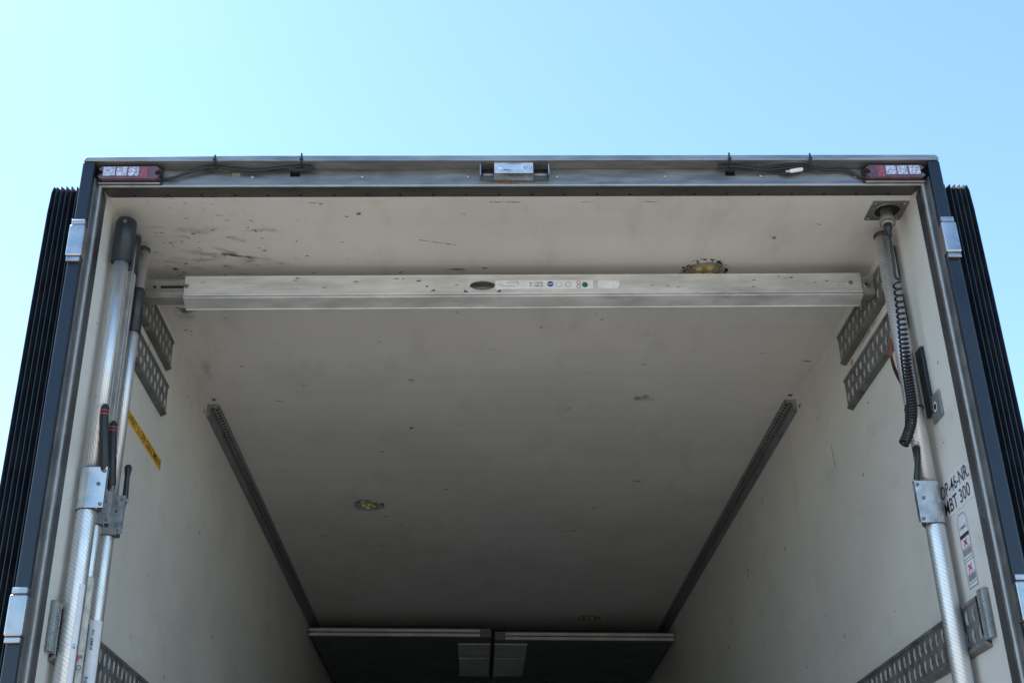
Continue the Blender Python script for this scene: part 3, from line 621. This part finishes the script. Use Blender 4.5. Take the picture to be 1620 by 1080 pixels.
for x, z, a, b in ((0.935, 0.068, 0.022, 0.009), (-0.31, 0.062, 0.03, 0.01), (-0.26, 0.026, 0.03, 0.012), (1.115, 0.049, 0.014, 0.009)): patch('scuff_mark', 'scuff', B, (x, FY - 0.0009, z), (a, 0, 0.003), (0.002, 0, b))

# ------------------------------------------------------------------ upright cargo bars
def cargo_bar(loc, ztop, r1, r2, zc0, zc1, s, label, fine=False, cap=None, sleeve=None, lever=0.18, lever_dx=0.0, plate=0.046, capr=0.005, square=False, bands=True, back=False):
    """telescopic bar: thick lower tube, thin upper tube, riveted clamp with lever; s = side the clamp plate points to"""
    t = thing('cargo_bar', loc, label, 'cargo bar', 'telescopic cargo bars standing at the walls'); b = loc[2]; mt = 'pole_fine' if fine else 'pole'
    z1, za, zb = ztop - b, zc0 - b, zc1 - b
    MB().lathe([(0.0001, 0), (r2 * 1.15, 0), (r2 * 1.2, 0.006), (r2 * 1.2, 0.05), (r2, 0.055)], n=32).build('rubber_foot', 'rubber', t, smooth=True)
    MB().tube([(0, 0, 0.05), (0, 0, za), (0, 0, zb - 0.01)], r2, 40).build('lower_tube', 'pole_fine', t, smooth=True)
    if square:
        ut = MB().box(-r1, r1, -r1, r1, zb - 0.02, z1 - 0.004).build('upper_tube', 'aludark', t, 0.003)
        MB().box(0.002, 0.0045, -r1 - 0.0025, -r1 - 0.0003, zb + 0.005, z1 - 0.01).build('profile_rib', 'alu', ut)
        MB().box(r1 + 0.0003, r1 + 0.002, -0.003, 0.0, zb + 0.005, z1 - 0.01).build('profile_rib', 'alu', ut)
    else: MB().tube([(0, 0, zb - 0.02), (0, 0, z1 - 0.004)], r1, 40).build('upper_tube', mt, t, smooth=True)
    if cap:
        MB().lathe([(r1 + 0.0005, z1 - cap), (r1 + capr, z1 - cap + 0.001), (r1 + capr + 0.0008, z1 - 0.012), (r1 + capr - 0.002, z1 - 0.002), (0.0001, z1)], n=36).build('rubber_cap', 'rubber', t, smooth=True)
        MB().tube([(s * 0.004, -r1 - capr - 0.0005, z1 - 0.022), (s * 0.004, -r1 - capr - 0.0025, z1 - 0.022)], 0.006, 12).build('cap_screw', 'track', t, smooth=True)
    else:
        MB().lathe([(r1 + 0.0003, z1 - 0.012), (r1 + 0.003, z1 - 0.011), (r1 + 0.003, z1 - 0.002), (r1, z1), (0.0001, z1)], n=32).build('end_ring', 'rubber', t, smooth=True)
        MB().tube([(s * 0.004, -r1 - 0.0005, z1 - 0.028), (s * 0.004, -r1 - 0.003, z1 - 0.028)], 0.006, 12).build('tube_rivet', 'track', t, smooth=True)
    if sleeve:
        MB().lathe([(r1 + 0.0004, sleeve[0] - b), (r1 + 0.005, sleeve[0] - b + 0.002), (r1 + 0.005, sleeve[1] - b - 0.012), (r1 + 0.002, sleeve[1] - b), (r1 + 0.0004, sleeve[1] - b)], n=32).build('rubber_sleeve', 'rubber', t, smooth=True)
    # wrapped clamp sheet with a flat riveted tail
    rc = r2 + 0.003; pts = []
    A0 = -math.pi / 2
    arc = [A0 - s * math.pi * 1.45 * k / 18 for k in range(19)]
    o_ = [(rc * math.cos(a), rc * math.sin(a)) for a in arc]; i_ = [((rc - 0.002) * math.cos(a), (rc - 0.002) * math.sin(a)) for a in arc]
    tail_o, tail_i = (s * plate, -rc), (s * plate, -rc + 0.002)
    cl = MB().prism([tail_o] + o_ + i_[::-1] + [tail_i], 'z', za, zb).build('clamp', 'clamp', t)
    MB().box(*sorted((s * (rc * 0.75), s * plate)), -rc + 0.016, -rc + 0.018, za + 0.006, zb + 0.004).build('clamp_plate', 'clamp', cl)
    MB().lathe([(rc - 0.001, za - 0.0025), (rc + 0.0008, za - 0.002), (rc + 0.0008, za - 0.0002)], n=32).build('clamp_edge', 'plastic', cl, smooth=True)
    for fx, fz in ((0.86, 0.9), (0.62, 0.58), (0.84, 0.08)):
        MB().tube([(s * plate * fx, -rc, za + (zb - za) * fz), (s * plate * fx, -rc - 0.003, za + (zb - za) * fz), (s * plate * fx, -rc - 0.004, za + (zb - za) * fz)], [0.0055, 0.005, 0.002], 12).build('clamp_rivet', 'track', cl, smooth=True)
    # lever between the two plates
    x0, x1 = s * (plate - 0.012), s * (plate - 0.024 + lever_dx); yl = rc - 0.004 if back else -rc + 0.009; kr = 0.6 if not bands else 1.0
    lv = MB().tube([(x0, yl, zb - 0.02), (x0, yl, zb + 0.01), (x1, yl - 0.006, zb + lever - 0.03), (x1, yl - 0.007, zb + lever), (x1, yl - 0.007, zb + lever + 0.008)], [0.008 * kr, 0.015 * kr, 0.0125 * kr, 0.0115, 0.007], 12).build('lever', 'plastic', t, smooth=True)
    for k in range(2 if bands else 0):
        q = zb + lever - 0.022 + 0.010 * k
        MB().lathe([(0.0108, -0.002), (0.0124, -0.0012), (0.0124, 0.0012), (0.0108, 0.002)], (x1, yl - 0.0065, q), 14).build('red_band', 'redink', lv, smooth=True)
    MB().tube([(x0 - s * 0.012, yl - 0.002, zb - 0.012), (x0 + s * 0.010, yl - 0.002, zb + 0.004)], 0.005, 10).build('lever_pin', 'screw', lv, smooth=True)
    MB().tube([(s * plate * 0.8, -rc + 0.009, za - 0.008), (s * plate * 0.8, -rc + 0.009, za + 0.012)], 0.006, 10).build('clamp_stop', 'plastic', cl, smooth=True)
    return t
def tube_label(t, r, z0, z1, a0, a1, mat, texts=()):
    n = 10; vs = []
    for z in (z0, z1):
        for k in range(n + 1):
            a = R(a0 + (a1 - a0) * k / n); vs.append(((r + 0.0012) * math.cos(a), (r + 0.0012) * math.sin(a), z))
    o = MB().add(vs, [(k, k + 1, n + 2 + k, n + 1 + k) for k in range(n)]).build('bar_label', mat, t, recalc=False, smooth=True)
    am = R((a0 + a1) / 2); c = Vector((math.cos(am), math.sin(am), 0)); tan = Vector((-math.sin(am), math.cos(am), 0))
    for tx, f, h, w, ink, rot in texts:
        org = c * (r + 0.0026) + Vector((0, 0, z0 + (z1 - z0) * f))
        if rot: lettering(tx, ink, o, org + tan * h / 2 * -1, Vector((0, 0, 1)), -tan, w, h)
        else: lettering(tx, ink, o, org - tan * w / 2, tan, up, w, h)
barA = cargo_bar((-1.193, 0.160, FL), 3.872, 0.0215, 0.0265, 2.938, 3.055, 1, 'thick silver cargo bar with long black rubber cap, nearest the door frame', cap=0.152, capr=0.009, plate=0.050, lever_dx=-0.006)
barM = cargo_bar((-1.198, 0.262, FL), 3.880, 0.019, 0.018, 2.93, 3.04, 1, 'slim square-topped cargo bar squeezed between the two round bars on the yellow-notice wall', cap=0.14, capr=0.006, square=True, plate=0.045, lever=0.19)
barC = cargo_bar((-1.188, 0.348, FL), 3.884, 0.0185, 0.0215, 2.925, 3.04, 1, 'silver cargo bar with a black sleeve below its bare top, beside the yellow notice', sleeve=(3.578, 3.733), plate=0.046, lever=0.10, lever_dx=0.012, bands=False, back=True)
barR = cargo_bar((1.190, 0.272, FL), 3.880, 0.0265, 0.0275, 2.905, 3.03, -1, 'silver cargo bar behind the coiled black cable, standing before the OP-46-NR. sign', fine=True, plate=0.050, lever=0.10, bands=False)
tube_label(barA, 0.0265, 1.10, 1.48, -55, -20, 'paper', [('G 1', 0.55, 0.012, 0.014, 'blueink', False)])
tube_label(barM, 0.018, 1.05, 1.53, -95, -10, 'oldpaper', [('P', 0.52, 0.016, 0.012, 'redink', False), ('O', 0.47, 0.014, 0.013, 'blueink', False)])
tube_label(barC, 0.0215, 1.02, 1.43, -110, -15, 'paper', [('KMP 10', 0.80, 0.007, 0.055, 'ink', True), ('2000 daN', 0.40, 0.010, 0.09, 'blueink', True)])

# ------------------------------------------------------------------ coiled cable with its plug
K = thing('coiled_cable', (1.168, 0.165, 3.15), 'black coiled cable hanging from a grey ceiling plug in front of the silver bar', 'cable')
def loc(p): return (p[0] - 1.168, p[1] - 0.165, p[2] - 3.15)
MB().tube([loc(p) for p in ((1.172, 0.164, 3.903), (1.169, 0.158, 3.872), (1.168, 0.157, 3.870), (1.1655, 0.153, 3.846), (1.1653, 0.1525, 3.842))], [0.019, 0.019, 0.0215, 0.0205, 0.014], 24).build('plug', 'aludark', K, smooth=True)
MB().tube([loc(p) for p in ((1.1658, 0.1535, 3.851), (1.1654, 0.1530, 3.846))], [0.0245, 0.0245], 24).build('plug_flange', 'track', K)
MB().tube([loc(p) for p in ((1.165, 0.1523, 3.843), (1.1645, 0.1515, 3.825), (1.1643, 0.151, 3.822), (1.164, 0.1505, 3.803))], [0.0125, 0.012, 0.0095, 0.006], 16).build('strain_relief', 'rubber', K, smooth=True)
lead = smooth_path([loc(p) for p in ((1.164, 0.1505, 3.81), (1.163, 0.152, 3.762), (1.164, 0.160, 3.70), (1.165, 0.168, 3.672), (1.168, 0.170, 3.662), (1.178, 0.172, 3.657))], 8)
MB().tube(lead, 0.0042, 10).build('straight_lead', 'plastic', K, smooth=True)
axis = smooth_path([loc(p) for p in ((1.174, 0.188, 3.657), (1.172, 0.192, 3.567), (1.169, 0.196, 3.502), (1.162, 0.200, 3.374), (1.160, 0.203, 3.267), (1.152, 0.204, 3.210), (1.131, 0.203, 3.158), (1.113, 0.202, 3.128))], 60)
# walk the axis by arc length, tightening the pitch towards the bottom
L = [0]
for i in range(1, len(axis)): L.append(L[-1] + (axis[i] - axis[i - 1]).length)
def at(d):
    for i in range(1, len(L)):
        if L[i] >= d: return axis[i - 1].lerp(axis[i], (d - L[i - 1]) / max(1e-9, L[i] - L[i - 1])), (axis[i] - axis[i - 1]).normalized()
    return axis[-1], (axis[-1] - axis[-2]).normalized()
hel = []; d = 0; ph = 0; tot = L[-1]
while d < tot:
    p, dr = at(d); u = (Vector((1, 0, 0)) - dr * dr.x).normalized(); w = dr.cross(u)
    f = d / tot; pit = 0.0235 * (1 - min(1, f / 0.62)) + 0.0092 * min(1, f / 0.62); rr = 0.0105 + 0.0022 * min(1, f / 0.5)
    hel.append(p + (u * math.cos(ph) + w * math.sin(ph)) * rr); ph += 2 * math.pi / 16; d += pit / 16
MB().tube(hel, 0.0036, 8).build('coil', 'plastic', K, smooth=True)
tail = [hel[-1], hel[-1] + Vector((-0.004, 0.012, 0.0)), loc((1.125, 0.222, 3.14)), loc((1.140, 0.226, 3.20)), loc((1.150, 0.226, 3.26))]
MB().tube(smooth_path(tail), 0.004, 8).build('return_lead', 'plastic', K, smooth=True)
zt = MB().lathe([(0.0275, -0.0025), (0.029, -0.002), (0.029, 0.002), (0.0275, 0.0025)], (1.190 - 1.168, 0.272 - 0.165, 3.268 - 3.15), 32)
zt.tube([(-0.012, 0.078, 0.118), (0.002, 0.05, 0.118), (0.012, 0.07, 0.118)], 0.0022, 8)
zt.build('zip_tie', 'plastic', K, smooth=True)

# orange strap end showing behind that bar
O = thing('orange_strap', (1.19, 0.34, 3.40), 'short orange strap end hanging behind the bar with the coiled cable', 'strap')
path = smooth_path([(0.004, -0.01, 0.15), (-0.006, 0.004, 0.125), (-0.010, 0.012, 0.08), (-0.006, 0.010, 0.03), (0.006, 0.004, -0.02)], 5)
ob = MB(); vs = []
for i, p in enumerate(path):
    k = i / (len(path) - 1); hw = 0.016 * (1 - 0.5 * k); tw = k * 1.2; dx, dy = math.sin(tw) * hw, math.cos(tw) * hw
    vs += [(p.x - dx - 0.001, p.y - dy, p.z), (p.x + dx - 0.001, p.y + dy, p.z), (p.x + dx + 0.0015, p.y + dy, p.z), (p.x - dx + 0.0015, p.y - dy, p.z)]
half = len(path) // 2
fs = [(i * 4 + j, i * 4 + (j + 1) % 4, i * 4 + 4 + (j + 1) % 4, i * 4 + 4 + j) for i in range(len(path) - 1) for j in range(4)]
MB().add(vs[:(half + 1) * 4], fs[:half * 4] + [(0, 1, 2, 3)]).build('webbing', 'orange', O)
MB().add(vs[half * 4:], [tuple(v - half * 4 for v in f) for f in fs[half * 4:]] + [tuple(range(len(vs) - half * 4 - 4, len(vs) - half * 4))]).build('frayed_end', 'maroon', O)
